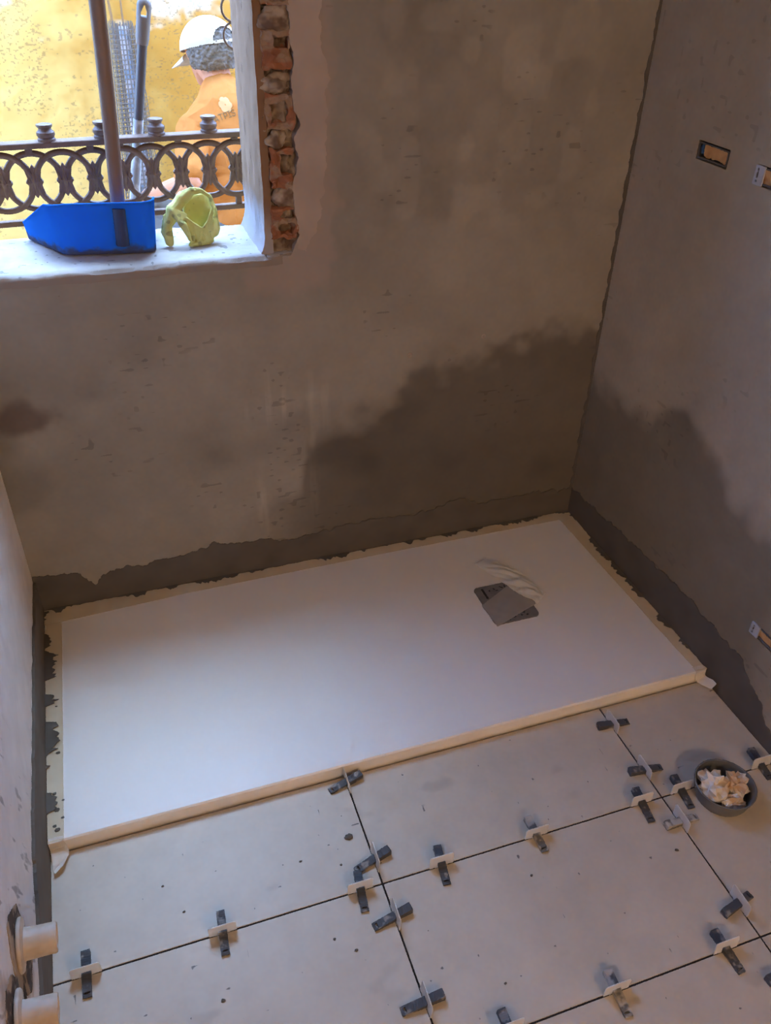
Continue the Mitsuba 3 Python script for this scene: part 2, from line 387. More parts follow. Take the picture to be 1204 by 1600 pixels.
struct('wall_right', to_x(extrude(sg.box(YB - .2, -.2, .25, 3.0).difference(unary_union([sg.box(-.312, 1.058, -.214, 1.094), sg.box(-.50, 1.052, -.394, 1.088), sg.box(-.86, .215, -.736, .246)])), .2), 0.0), 'm_right', text='grey cement rendered right wall with recessed boxes')
BR = [(.0, .112), (-.132, .123), (-.298, .136), (-.474, .147), (-.589, .145), (-.73, .14), (-.791, .111), (-.879, .046), (-1.0, .03), (-1.6, .02), (YB, .02)]
br = rough_line(BR, .014, .003, 8, 55)
mb = to_x(extrude(sg.Polygon([tuple(q) for q in br] + [(YB, -.01), (0, -.01)]).buffer(0), .0022), -.0018)
add('wall_right__mortar_band', mb, 'm_mortar')
struct('wall_left', cbox((X0 - .2, YB - .2, -.2), (X0, WT - .01, 3.0)), 'm_left', text='pale smooth plastered left wall')
BL = [(0, .125), (-.3, .13), (-.6, .13), (-.69, .135), (-.76, .125), (-.872, .092), (-.961, .07), (-1.1, .05), (-1.4, .04), (-2, .03), (YB, .03)]
bl2 = rough_line(BL, .008, .005, 12, 40)
add('wall_left__mortar_band', to_x(extrude(sg.Polygon([tuple(q) for q in bl2] + [(YB, -.01), (0, -.01)]).buffer(0), .006), X0), 'm_mortar')
ce = rough_line([(-.006, .115), (-.009, .3), (-.007, .6), (-.010, .9), (-.007, 1.2), (-.009, 1.6), (-.008, ZC)], .007, .004, 14, 45)
add('wall_back__corner_joint', to_y(extrude(sg.Polygon([tuple(q) for q in ce] + [(0, ZC), (0, .115)]).buffer(0), .0022), -.0018), 'm_mortar')
for (x, z) in ((-.522, .594), (-.332, .620)):
    ring = trimesh.creation.torus(.0045, .0018, major_sections=16, minor_sections=8)
    rv = ring.vertices; add('wall_back__plug_hole', trimesh.Trimesh(np.c_[x + rv[:, 0], rv[:, 2] * .7, z + rv[:, 1]], ring.faces[:, ::-1], process=False), 'm_torn', True)
# rear wall with an added doorway behind the camera that lets fill light in, ceiling
DX0, DX1, DZ = -1.05, -.25, 2.05
struct('wall_rear', to_y(extrude(rect(X0 - .2, -.2, X1 + .2, 3.0).difference(rect(DX0, -.012, DX1, DZ)), .12), YB - .12), 'm_right')
struct('ceiling', cbox((X0 - .2, YB - .3, ZC), (X1 + .2, WT - .01, ZC + .2)), 'm_ceiling')
struct('added_door_1', trimesh.util.concatenate([cbox((DX0 - .06, YB, 0), (DX0, YB + .02, DZ + .06), .003), cbox((DX1, YB, 0), (DX1 + .06, YB + .02, DZ + .06), .003), cbox((DX0, YB, DZ), (DX1, YB + .02, DZ + .06), .003)]), 'm_wood')

# added hall beyond the doorway, with a fill lamp that warms the room
HY = -5.2
def added_hallwall(lo, hi): return cbox(lo, hi, .002)
struct('added_hall_floor', added_hallwall((-2.2, HY - .1, -.2), (.9, YB - .12, 0.0)), 'm_addedhall')
struct('added_hall_ceiling', added_hallwall((-2.2, HY - .1, ZC), (.9, YB - .10, ZC + .1)), 'm_addedhall')
struct('added_hall_wall_rear', added_hallwall((-2.2, HY - .1, 0), (.9, HY, ZC)), 'm_addedhall')
struct('added_hall_wall_left', added_hallwall((-2.3, HY - .1, -.1), (-2.2, YB - .12, ZC)), 'm_addedhall')
struct('added_hall_wall_right', added_hallwall((.9, HY - .1, -.1), (1.0, YB - .12, ZC)), 'm_addedhall')
struct('added_hall_wall_front', to_y(extrude(rect(-2.25, -.1, .95, ZC).difference(rect(DX0, -.15, DX1, DZ)), .02), YB - .14), 'm_addedhall')
t = thing('added_hall_lamp', 'white globe lamp added as warm fill in the unseen hall', 'lamp')
add(t + '__rod', tube([(-.65, -3.9, ZC), (-.65, -3.9, 2.17)], .006, 8), 'm_iron')
gl = trimesh.creation.icosphere(3, .12); gl.apply_translation((-.65, -3.9, 2.06))
add(t + '__globe', mikit.ply(gl, 'm_paper', smooth=True, emitter={'type': 'area', 'radiance': {'type': 'rgb', 'value': [FILL_LAMP * 1.0, FILL_LAMP * .69, FILL_LAMP * .42]}}), None)

# window: sill, reveals, broken bricks of the jamb
label('window_1', 'open window hole with rough sill and broken brick jamb', kind='structure')
nx, ny = 140, 56
xs = np.linspace(WX0 - .02, -.796, nx); ys = np.linspace(0, 1, ny)
fr = -.004 - .006 * meshkit.fbm(np.c_[xs * 30, xs * 0, xs * 0], 4, 2) + .010 * np.clip((xs + .86) / .06, 0, 1)
G = np.zeros((nx, ny, 3))
for i, x in enumerate(xs):
    yend = WT + .004 + .006 * meshkit.noise(np.array([[x * 25, 3, 0]]), 4)[0]
    if x > WX1 - .004: yend = .030
    G[i, :, 0] = x; G[i, :, 1] = fr[i] + (yend - fr[i]) * ys
zn = meshkit.fbm(np.c_[G[..., 0].ravel() * 18, G[..., 1].ravel() * 18, np.zeros(nx * ny)], 5, 3).reshape(nx, ny)
edge = np.clip((G[..., 1] + .004) / .018, 0, 1)
G[..., 2] = .864 + .006 * (zn - .4) - .010 * (1 - np.sqrt(1 - (1 - edge) ** 2)) * (.5 + zn)
Bt = G.copy(); Bt[..., 2] = .838 + .006 * zn; 
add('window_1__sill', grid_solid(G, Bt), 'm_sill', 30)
for side, name in ((1, 'r'), (-1, 'l')):
    n1, n2 = 120, 26
    zz = np.linspace(WZ0 - .0, WZ1, n1); yy = np.linspace(.006, WT + .004, n2)
    gg = np.zeros((n1, n2, 3)); gg[..., 1] = yy; gg[..., 2] = zz[:, None]
    k = meshkit.fbm(np.c_[gg[..., 1].ravel() * 30, gg[..., 2].ravel() * 22, np.zeros(n1 * n2)], 4, 6 + side).reshape(n1, n2)
    xw = WX1 if side > 0 else WX0
    cove = .02 * np.clip(1 - (gg[..., 2] - WZ0) / .05, 0, 1) ** 2
    gg[..., 0] = xw - side * (.003 + .006 * (k - .3) + cove)
    bb = gg.copy(); bb[..., 0] = xw + side * .012
    # rounded inner arris
    add('window_1__reveal', grid_solid(gg, bb), 'm_jamb', 40)
add('window_1__unseen_lintel', cbox((WX0 - .05, .01, WZ1 - .004), (WX1 + .05, WT + .003, WZ1 + .03), .004), 'm_jamb')  # head out of view, its height chosen for the sky light on the tray
# mortar bed behind and the broken ends of hollow bricks
bed_n = 150
zz = np.linspace(.858, 2.07, bed_n); xx = np.linspace(-.846, -.770, 22)
gg = np.zeros((bed_n, 22, 3)); gg[..., 0] = xx; gg[..., 2] = zz[:, None]
k = meshkit.fbm(np.c_[gg[..., 0].ravel() * 45, gg[..., 2].ravel() * 45, np.zeros(bed_n * 22)], 4, 31).reshape(bed_n, 22)
gg[..., 1] = .0270 - .034 * np.clip(k - .42, 0, 1) * 2
bb = gg.copy(); bb[..., 1] = .036
add('window_1__mortar_bed', grid_solid(gg, bb), 'm_cream', 30)
zb = .893
for i in range(12):
    h = .062 + .012 * RNG.rand(); w0, w1 = -.838 + .004 * RNG.rand(), -.789 + .006 * RNG.rand()
    if zb + h > 2.04: break
    y0 = -.002 + .005 * RNG.rand()
    blk = m3.Manifold.cube((w1 - w0, .032, h)).translate((w0, y0, zb))
    holes = ([(.60, .28, .36), (.66, .76, .26)], [(.68, .60, .52)], [(.45, .50, .50)], [(.62, .70, .34)])[i % 4]
    for (u, v, hh) in holes:
        blk = blk - m3.Manifold.cube(((w1 - w0) * .58, .034, h * hh)).translate((w0 + (w1 - w0) * (u - .31) + .004 * RNG.rand(), y0 - .004, zb + h * (v - hh / 2)))
    mm = blk.refine_to_length(.004).to_mesh()
    v = np.array(mm.vert_properties[:, :3])
    v += .017 * (np.stack([meshkit.fbm(v * 60, 4, 40 + i * 3 + q) for q in range(3)], -1) - .5)
    add('window_1__brick', trimesh.Trimesh(v, mm.tri_verts, process=False), 'm_brick')
    # a lump of mortar smeared on the brick
    lump = trimesh.creation.icosphere(3, .5)
    lv = lump.vertices * np.array([.040 + .030 * RNG.rand(), .022, .026 + .030 * RNG.rand()])
    lv = lv * (1 + 1.3 * (meshkit.fbm(lump.vertices * 3.0 + i * 5, 4, 3)[:, None] - .5)) + [w0 + .012 + .03 * RNG.rand(), .010, zb + h + .012 + .01 * RNG.rand()]
    add('window_1__mortar_lump', trimesh.Trimesh(lv, lump.faces, process=False), 'm_cream', True)
    zb += h + .032 + .012 * RNG.rand()

# ------------------------------------------------------------------ outside: ground, facing wall, roof line
GZ = -.10
struct('ground', cbox((-6, WT - .02, GZ - .2), (4, 6, GZ)), 'm_ground')
n1, n2 = 160, 120
WY = 2.30
gg = np.zeros((n1, n2, 3)); gg[..., 0] = np.linspace(-4.2, 2.6, n1)[:, None]; gg[..., 2] = np.linspace(GZ, 2.3, n2)
gg[..., 1] = WY + .03 * (meshkit.fbm(np.c_[gg[..., 0].ravel() * 5, gg[..., 2].ravel() * 5, np.zeros(n1 * n2)], 5, 17).reshape(n1, n2) - .5)
bb = gg.copy(); bb[..., 1] = WY + .2
struct('wall_outside', grid_solid(gg, bb), 'm_ochre', 40, text='weathered ochre rendered wall outside, across from the window')

# ------------------------------------------------------------------ shower tray, tape, drain cover
TL, TR_, TF, TB, TZ = X0 + .0065, -.0022, -.669, -.0022, .030
t = thing('shower_tray', 'large white rectangular shower tray set along the back wall', 'shower tray')
add(t, cbox((TL, TF, -.012), (TR_, TB, TZ), .003), 'm_tray')

def tape_poly(inner, outer, seed):
    a = rough_line(inner, .0009, .01, seed, 25); b = rough_line(outer, .004, .006, seed + 1, 60)
    return sg.Polygon([tuple(q) for q in a] + [tuple(q) for q in b[::-1]]).buffer(0)
onTray = sg.box(TL + .0005, TF + .0005, TR_ - .0005, TB - .0005)
def flat(poly, z, th): return moved(extrude(poly, th), xform((0, 0, z)))
def loose(pts_a, pts_b, n=14, m=8, amp=.003, seed=0, th=.0006):
    """a strip of tape between two 3D polylines"""
    from scipy.interpolate import interp1d
    A = interp1d(np.linspace(0, 1, len(pts_a)), np.array(pts_a, float), axis=0)(np.linspace(0, 1, n))
    B = interp1d(np.linspace(0, 1, len(pts_b)), np.array(pts_b, float), axis=0)(np.linspace(0, 1, n))
    g = A[:, None] * (1 - np.linspace(0, 1, m))[None, :, None] + B[:, None] * np.linspace(0, 1, m)[None, :, None]
    w = np.linspace(0, 1, n)[:, None, None]
    g = g + amp * w * (np.stack([meshkit.fbm(g.reshape(-1, 3) * 70, 3, seed + q).reshape(n, m) for q in range(3)], -1) - .5)
    return sheet(g, th)
k = thing('masking_tape', 'cream tape along the left edge of the shower tray, loose end on the floor', 'tape', None)
add(k + '__strip', flat(tape_poly([(-1.431, TF), (-1.425, -.326), (-1.419, TB)], [(TL - .003, TF), (TL + .002, TB)], 21).intersection(onTray), TZ + .0002, .0006), 'm_tape')
add(k + '__loose_end', loose([(-1.459, -.660, .0312), (-1.459, -.6705, .030), (-1.459, -.6715, .014), (-1.457, -.690, .007), (-1.455, -.712, .0065), (-1.452, -.722, .010)],
                            [(-1.432, -.660, .0312), (-1.432, -.6705, .030), (-1.430, -.6715, .018), (-1.427, -.677, .013), (-1.428, -.688, .008), (-1.437, -.710, .012)], 22, 10, .004, 3), 'm_paper')
k = thing('masking_tape', 'cream protective tape along the back edge of the shower tray under the window wall', 'tape')
add(k, flat(tape_poly([(TL, -.058), (-1.117, -.040), (-.582, -.034), (TR_, -.036)], [(TL, TB - .001), (TR_, TB - .001)], 31).intersection(onTray), TZ + .0009, .0006), 'm_tape')
k = thing('masking_tape', 'cream tape along the right edge of the shower tray, torn end by the wall', 'tape')
add(k + '__strip', flat(tape_poly([(-.031, TF), (-.040, -.324), (-.048, TB)], [(TR_ - .001, TF), (TR_ - .001, TB)], 41).intersection(onTray), TZ + .0016, .0006), 'm_tape')
add(k + '__loose_end', loose([(-.034, -.655, .0325), (-.034, -.671, .0315), (-.035, -.6715, .016), (-.034, -.676, .008), (-.026, -.694, .009), (-.018, -.712, .012)],
                            [(-.008, -.655, .0325), (-.008, -.671, .0315), (-.0085, -.6715, .022), (-.009, -.678, .018), (-.007, -.700, .026), (-.009, -.712, .030)], 20, 10, .004, 9), 'm_paper')

def smear(a, b, inward, wmax, seed, z, bias=.45):
    """irregular mortar smear along the wall foot, from point a to b (xy)"""
    a, b, inward = np.array(a, float), np.array(b, float), np.array(inward, float)
    n = int(np.linalg.norm(b - a) / .004); s = np.linspace(0, 1, n)
    q = a + (b - a) * s[:, None]
    w = np.clip(meshkit.fbm(np.c_[q * 26, s * 0 + seed], 5, seed) - bias, 0, 1) * 5.0 * wmax + .0012
    w = np.minimum(w, wmax) * (0.6 + .8 * meshkit.noise(np.c_[q * 240, s * 0], seed + 1))
    return flat(sg.Polygon([tuple(p) for p in q] + [tuple(p) for p in (q + inward * w[:, None])[::-1]]).buffer(0), z, .0012)
add('wall_back__mortar_smear', smear((TL, -.0005), (-.002, -.0005), (0, -1), .016, 3, TZ + .0026, .50), 'm_mortar')
add('wall_left__mortar_smear', smear((X0 + .003, -.66), (X0 + .003, -.01), (1, 0), .026, 5, TZ + .0026, .45), 'm_mortar')
add('wall_right__mortar_smear', smear((-.001, -.60), (-.001, -.01), (-1, 0), .016, 8, TZ + .0026, .48), 'm_mortar')
for (x, y, r) in ((-1.437, -.46, .0035), (-1.446, -.56, .003), (-1.442, -.60, .004), (-1.432, -.62, .0025), (-1.447, -.635, .003), (-1.43, -.58, .002), (-1.438, -.33, .002), (-1.442, -.645, .004)):
    b_ = trimesh.creation.icosphere(2, 1.0)
    b_.vertices = b_.vertices * (1 + .6 * (meshkit.noise(b_.vertices * 2 + x * 90, 2)[:, None] - .5)) * [r * 1.3, r, r * .35] + [x, y, TZ + .0010]
    add('wall_left__mortar_drop', b_, 'm_mortar', True)

dk = thing('drain_cover', 'square grey metal drain cover with printed marks, taped to the shower tray', 'drain cover')
px0, px1, py0, py1 = -.414, -.291, -.386, -.244
plate = sg.box(px0, py0, px1, py1).buffer(-.012).buffer(.012)
add(dk + '__plate', flat(plate, TZ, .0030), 'm_metal')
def strokes(segs, w, z):
    return flat(unary_union([sg.LineString(s_).buffer(w / 2, cap_style=2) for s_ in segs]), z, .0003)
add(dk + '__printed_mark', strokes([[(-.392, -.252), (-.392, -.292)]], .006, TZ + .003), 'm_ink')
add(dk + '__printed_mark', strokes([[(-.376, -.262), (-.376, -.268)], [(-.362, -.258), (-.362, -.265)], [(-.360, -.268), (-.354, -.268)], [(-.345, -.256), (-.338, -.263)], [(-.33, -.254), (-.33, -.262)]], .0035, TZ + .003), 'm_ink')
add(dk + '__printed_mark', strokes([[(-.388, -.380), (-.378, -.362), (-.371, -.381)], [(-.399, -.384), (-.388, -.380)], [(-.384, -.374), (-.373, -.374)]], .003, TZ + .003), 'm_ink')
add(dk + '__printed_mark', strokes([[(-.360, -.372), (-.352, -.372)], [(-.345, -.368), (-.340, -.362)], [(-.338, -.372), (-.333, -.372)], [(-.328, -.366), (-.322, -.358)], [(-.325, -.374), (-.319, -.374)]], .005, TZ + .003), 'm_ink')
tk = thing('clear_tape', 'wide frosted tape stuck diagonally across the grey drain cover', 'tape')
band = sg.Polygon([(-.418, -.312), (-.300, -.250), (-.282, -.262), (-.284, -.345), (-.412, -.392)]).buffer(.001)
add(tk, flat(band, TZ + .0036, .0005), 'm_frost')
fk = thing('plastic_film', 'crumpled clear film peeled up along the far edge of the drain cover', 'film')
n1, n2 = 34, 20
s_ = np.linspace(0, 1, n1)[:, None]; w_ = np.linspace(-1, 1, n2)[None, :]
cx = -.350 + .088 * s_ ** .8; cy = -.150 - .185 * s_
wid = .016 + .014 * np.sin(.4 + s_ * 2.6) + .006 * (meshkit.fbm(np.c_[s_ * 9, s_ * 0, s_ * 0], 3, 2)[:, None] - .5)
gx = cx + w_ * wid * 1.0; gy = cy + w_ * wid * (.35 + .4 * s_); gx, gy = np.broadcast_arrays(gx, gy)
cr_ = np.abs(2 * meshkit.noise(np.stack([gx * 60 + gy * 70, gy * 30, gx * 0], -1), 5) - 1)
gz = TZ + .0036 + .016 * np.maximum(0, np.sin(s_ * 3.0)) * (.35 + .65 * cr_) * np.exp(-((w_ - .1) / .8) ** 2) + .006 * meshkit.fbm(np.stack([gx * 120, gy * 120, gx * 0], -1), 4, 5)
add(fk, sheet(np.stack([gx, gy, gz + 0 * gx], -1), .0004), 'm_film', 40)

# ------------------------------------------------------------------ tile leveling clips with wedges
def wedge_mesh(seed):
    L, w = .075, .0145
    top = []
    n = 20
    for i in range(n):
        u = i / n; zt = .0145 - .0100 * u
        top += [(-L / 2 + u * L, zt), (-L / 2 + (u + .55 / n) * L, zt - .0006)]
    prof = sg.Polygon([(-L / 2, .0004), (-L / 2, .0130)] + top[1:] + [(L / 2, .0042), (L / 2, .0004)]).buffer(0)
    m = trimesh.creation.extrude_polygon(prof, w, engine='earcut')
    v = m.vertices; m.vertices = np.c_[v[:, 0], -(v[:, 2] - w / 2), v[:, 1]]
    mm = m3.Manifold(m3.Mesh(np.asarray(m.vertices, np.float32), np.asarray(m.faces, np.uint32)))
    if mm.volume() < 0: 
        m.invert(); mm = m3.Manifold(m3.Mesh(np.asarray(m.vertices, np.float32), np.asarray(m.faces, np.uint32)))
    mm = mm - m3.Manifold.cube((.0035, .009, .02), True).translate((.031, 0, .006))
    o = mm.to_mesh()
    return trimesh.Trimesh(o.vert_properties[:, :3], o.tri_verts, process=False)
def plate_mesh():
    W = .024
    p = sg.box(-W, -.010, W, .025).union(sg.box(-W + .005, .02, W - .005, .030)).union(sg.Point(-W + .005, .025).buffer(.005)).union(sg.Point(W - .005, .025).buffer(.005))
    p = p.difference(sg.box(-.0082, .0, .0082, .0125)).difference(sg.box(-W, -.011, -.013, .0)).difference(sg.box(.013, -.011, W, 0))
    m = trimesh.creation.extrude_polygon(p, .0015, engine='earcut'); v = m.vertices
    return trimesh.Trimesh(np.c_[v[:, 0], -(v[:, 2] - .00075), v[:, 1]], m.faces, process=False)
WEDGE = mikit.ply(wedge_mesh(0), 'm_wedge'); WEDGE_CLEAR = {**WEDGE, 'bsdf': {'type': 'ref', 'id': 'm_wedgepale'}}
PLATE = mikit.ply(plate_mesh(), 'm_clip')
GRP = 'tile leveling clips with wedges on the floor joints'
# (x, y, wedge direction thick -> thin in degrees, plate along joint angle, label, pale)
CL = [
 (-1.407, -.920, -91, 0, 'white leveling clip with grey wedge nearest the left wall on the long tile joint', 0),
 (-1.181, -.922, -93, 0, 'white leveling clip with black wedge, second from the left wall on the long tile joint', 0),
 (-.931, -.924, -96, 0, 'leveling clip whose wedge touches another wedge, just left of the left joint crossing', 0),
 (-.772, -.922, -97, 0, 'leveling clip with dark wedge just right of the left joint crossing', 0),
 (-.574, -.918, -89, 0, 'leveling clip with pale dusty wedge midway along the long tile joint', 1),
 (-.338, -.926, -96, 0, 'leveling clip with dark wedge just left of the right joint crossing', 0),
 (-.244, -.924, -95, 0, 'leveling clip with grey wedge standing against the left side of the bowl', 0),
 (-.044, -.916, -95, 0, 'leveling clip with dark wedge between the bowl and the right wall', 0),
 (-.891, -.692, 193, 90, 'leveling clip with dark wedge leaning on the front edge of the shower tray', 0),
 (-.892, -.872, 195, 90, 'leveling clip with black wedge just behind the left joint crossing', 0),
 (-.893, -.987, 189, 90, 'leveling clip with black wedge just in front of the left joint crossing', 0),
 (-.893, -1.137, 182, 90, 'leveling clip with mortar-smeared wedge at the bottom of the left cross joint', 0),
 (-.285, -.726, -4, 90, 'leveling clip with black wedge nearest the tray on the right cross joint', 0),
 (-.285, -.853, -6, 90, 'leveling clip with black wedge just behind the right joint crossing', 0),
 (-.286, -.981, 1, 90, 'leveling clip with grey dusty wedge just in front of the right joint crossing', 1),
 (-.291, -1.158, 14, 90, 'leveling clip with dark wedge near the right corner of the big front tile', 0),
 (-.581, -1.224, -92, 0, 'leveling clip with pale smeared wedge on the front tile joint, nearest the camera', 1),
 (-.363, -1.224, -87, 0, 'leveling clip with long dark wedge on the front tile joint toward the right', 0),
 (-.776, -1.225, -88, 0, 'leveling clip with dark wedge cut off by the lower picture edge', 0),
 (-.294, -1.284, 5, 90, 'leveling clip with grey wedge half outside the right picture edge', 0),
]
for i, (x, y, a, pa, lb, pale) in enumerate(CL):
    k = thing('leveling_clip', lb, 'tile clip', GRP)
    add(k + '__wedge', dict(WEDGE_CLEAR if pale else WEDGE), None, xf=xform((x, y, .0), math.radians(a)))
    jx, jy = (x, min([-.919, -1.219], key=lambda q: abs(q - y))) if pa == 0 else (min([-.888, -.288], key=lambda q: abs(q - x)), y)
    tilt = Ro.from_euler('z', math.radians(pa)).as_matrix() @ Ro.from_euler('x', math.radians(RNG.uniform(-5, 5))).as_matrix()
    add(k + '__clip', dict(PLATE), None, xf=xform((jx, jy, 0), R=tilt))

# crumbs of mortar on the tiles
for (x, y, r) in ((-1.20, -1.03, .003), (-1.02, -.83, .002), (-.92, -.81, .006), (-.62, -.99, .0022), (-.33, -1.03, .003), (-1.27, -.80, .002), (-1.24, -.86, .002), (-1.33, -1.07, .0035), (-.75, -1.15, .002), (-.97, -1.02, .0025), (-1.0, -.99, .002), (-.31, -.85, .002), (-.95, -.86, .002)):
    b_ = trimesh.creation.icosphere(2, 1.0)
    b_.vertices = b_.vertices * (1 + .8 * (meshkit.noise(b_.vertices * 2 + x * 77, 3)[:, None] - .5)) * [r * 1.2, r, r * .5] + [x, y, r * .3]
    add('floor__mortar_crumb', b_, 'm_mortar', True)

# ------------------------------------------------------------------ bowl with crumpled paper
bc = (-.172, -.954)
bk = thing('bowl', 'round dark grey plastic bowl holding crumpled paper on the floor tiles', 'bowl')
prof = [(0, 0), (.046, 0), (.050, .0015), (.0535, .010), (.0575, .034), (.0605, .0375), (.0610, .0405), (.0595, .0415), (.0575, .0405), (.0545, .034), (.0505, .010), (.047, .0045), (0, .004)]
bm = moved(lathe(prof, 56), xform((*bc, 0)))
add(bk, bm, 'm_bowl', 35)
def crumple(c, size, seed, sub=2, amp=.42):
    """a creased ball of paper: flat facets between sharp folds"""
    s_ = trimesh.creation.icosphere(sub, 1.0); v = s_.vertices
    rs = np.random.RandomState(seed)
    fold = np.abs(2 * meshkit.noise(v * 1.9 + seed * 3.7, seed) - 1)
    v = v * (1 - amp * rs.rand(len(v)) ** 1.5 - .30 * (1 - fold) ** 3)[:, None] + rs.normal(0, .035, v.shape)
    t_ = trimesh.Trimesh(v * np.array(size) + np.array(c), s_.faces, process=False)
    return t_.subdivide()
for (dx, dy, dz, sx, sy, sz, sd, lb) in ((-.020, .010, .031, .041, .044, .034, 3, 'cream crumpled paper wad at the left of the bowl'), (.027, -.002, .030, .032, .034, .030, 8, 'white crumpled paper wad at the right of the bowl'), (-.002, -.034, .024, .032, .020, .020, 5, 'small creased paper scrap at the front of the bowl')):
    k = thing('crumpled_paper', lb, 'paper')
    add(k, crumple((bc[0] + dx, bc[1] + dy, dz), (sx, sy, sz), sd), 'm_crumple')

# ------------------------------------------------------------------ plugs on the left wall, boxes in the right wall
pm = [(0, .0), (.037, 0), (.0385, .002), (.0385, .0055), (.036, .0075), (.0245, .0085)]
ps = [(.0245, .006), (.0225, .011), (.0215, .046), (.0220, .050), (.0205, .053), (.0170, .053), (.0155, .048), (0, .048)]
for i, (y, z, lb) in enumerate(((-.962, .213, 'beige plastic pipe plug low on the left wall, the farther of the two'), (-1.068, .214, 'beige plastic pipe plug low on the left wall, the one at the bottom picture corner'))):
    k = thing('pipe_plug', lb, 'pipe plug')
    R_ = np.array([[0, 0, 1.0], [0, 1, 0], [-1, 0, 0]]).T @ np.eye(3)
    R_ = Ro.from_euler('y', math.radians(90 + 6)).as_matrix()
    add(k + '__flange', moved(lathe(pm, 40), xform((X0, y, z), R=R_)), 'm_plug', 35)
    add(k + '__stub', moved(lathe(ps, 40), xform((X0, y, z), R=R_)), 'm_plug', 35)
    # broken plaster round the pipe
    n_ = 60; th = np.linspace(0, 2 * np.pi, n_, endpoint=False)
    rr = .052 + .030 * meshkit.fbm(np.c_[np.cos(th) * 2, np.sin(th) * 2, th * 0 + i * 4], 4, 5)
    hole = sg.Polygon(np.c_[y + .002 + rr * np.cos(th) * .8, z - .012 + rr * np.sin(th) * 1.15])
    add('wall_left__broken_patch', to_x(extrude(hole, .0018), X0 - .0005), 'm_hole')

def junction_box(y0, y1, z0, z1, lb, white, seed):
    k = thing('junction_box', lb, 'junction box')
    d = .04
    sh = trimesh.util.concatenate([cbox((.0, y0, z0), (d, y0 + .003, z1), .0005), cbox((.0, y1 - .003, z0), (d, y1, z1), .0005), cbox((.0, y0, z0), (d, y1, z0 + .003), .0005),
                                   cbox((.0, y0, z1 - .003), (d, y1, z1), .0005), cbox((d - .003, y0, z0), (d, y1, z1), .0005)])
    add(k + '__shell', sh, 'm_boxblue')
    n1, n2 = 40, 18
    u = np.linspace(0, 1, n1)[:, None]; v = np.linspace(0, 1, n2)[None, :]
    rag = .25 * meshkit.fbm(np.c_[np.linspace(0, 1, n1) * 9, np.zeros(n1), np.zeros(n1)], 4, seed)[:, None] if not white else 0
    Y = y0 + .004 + (y1 - y0) * (.76 if not white else .84) * u + 0 * v
    Z = z1 - .002 - (z1 - z0 - .004) * (1 - rag) * v + 0 * u
    Xx = -.0005 + .006 * meshkit.fbm(np.stack([Y * 70, Z * 70, Y * 0], -1), 4, seed + 2) * (.3 + v)
    add(k + '__card', sheet(np.stack([Xx, Y, Z], -1), .0012), 'm_card', 40)
    if white:
        fr_ = sg.box(y1 - .020, z0 - .002, y1 + .004, z1 + .002)
        h = (z1 - z0)
        for (c, r) in ((.16, .0026), (.84, .0026)): fr_ = fr_.difference(sg.Point(y1 - .004, z0 + h * c).buffer(r))
        fr_ = fr_.difference(sg.LineString([(y1 - .004, z0 + h * .40), (y1 - .004, z0 + h * .60)]).buffer(.0024))
        add(k + '__rim', to_x(extrude(fr_, .0035), -.0030), 'm_boxwhite')
    else:
        add(k + '__blue_tab', moved(crumple((0, 0, 0), (.006, .010, .013), 4, 2, .3), xform((.004, y1 - .013, (z0 + z1) / 2 + .003))), 'm_tab', True)
junction_box(-.309, -.217, 1.061, 1.091, 'recessed box with torn brown card and blue tab, nearer the corner', False, 3)
junction_box(-.492, -.398, 1.055, 1.085, 'recessed junction box with brown card high on the right wall at the picture edge', True, 7)
junction_box(-.852, -.742, .218, .243, 'recessed junction box with white slotted rim low on the right wall', True, 9)

# ------------------------------------------------------------------ dustpan and rag on the sill
dp = thing('dustpan', 'blue plastic dustpan with a long brown handle standing on the window sill', 'dustpan')
def rounded_path(pts, r, n=8):
    out = [np.array(pts[0], float)]
    for i in range(1, len(pts) - 1):
        p, a, b = np.array(pts[i], float), np.array(pts[i - 1], float), np.array(pts[i + 1], float)
        q0, q1 = p + (a - p) / np.linalg.norm(a - p) * r, p + (b - p) / np.linalg.norm(b - p) * r
        for t_ in np.linspace(0, 1, n): out.append((1 - t_) ** 2 * q0 + 2 * t_ * (1 - t_) * p + t_ ** 2 * q1)
    out.append(np.array(pts[-1], float))
    return np.array(out)
ZP = .8680
base_p = rounded_path([(-1.318, .214), (-1.249, .088), (-1.070, .060), (-1.064, .205)], .024)
top_p = rounded_path([(-1.322, .214), (-1.258, .076), (-1.062, .046), (-1.056, .205)], .030)
nP = len(base_p)
hgt = np.interp(np.arange(nP), [0, 1, 8, 9, 16, nP - 1], [.034, .096, .102, .102, .104, .040])
lv = np.linspace(0, 1, 8)
gP = np.zeros((nP, 8, 3))
for j, f_ in enumerate(lv):
    gP[:, j, :2] = base_p * (1 - f_) + top_p * f_
    gP[:, j, 2] = ZP + .001 + hgt * f_
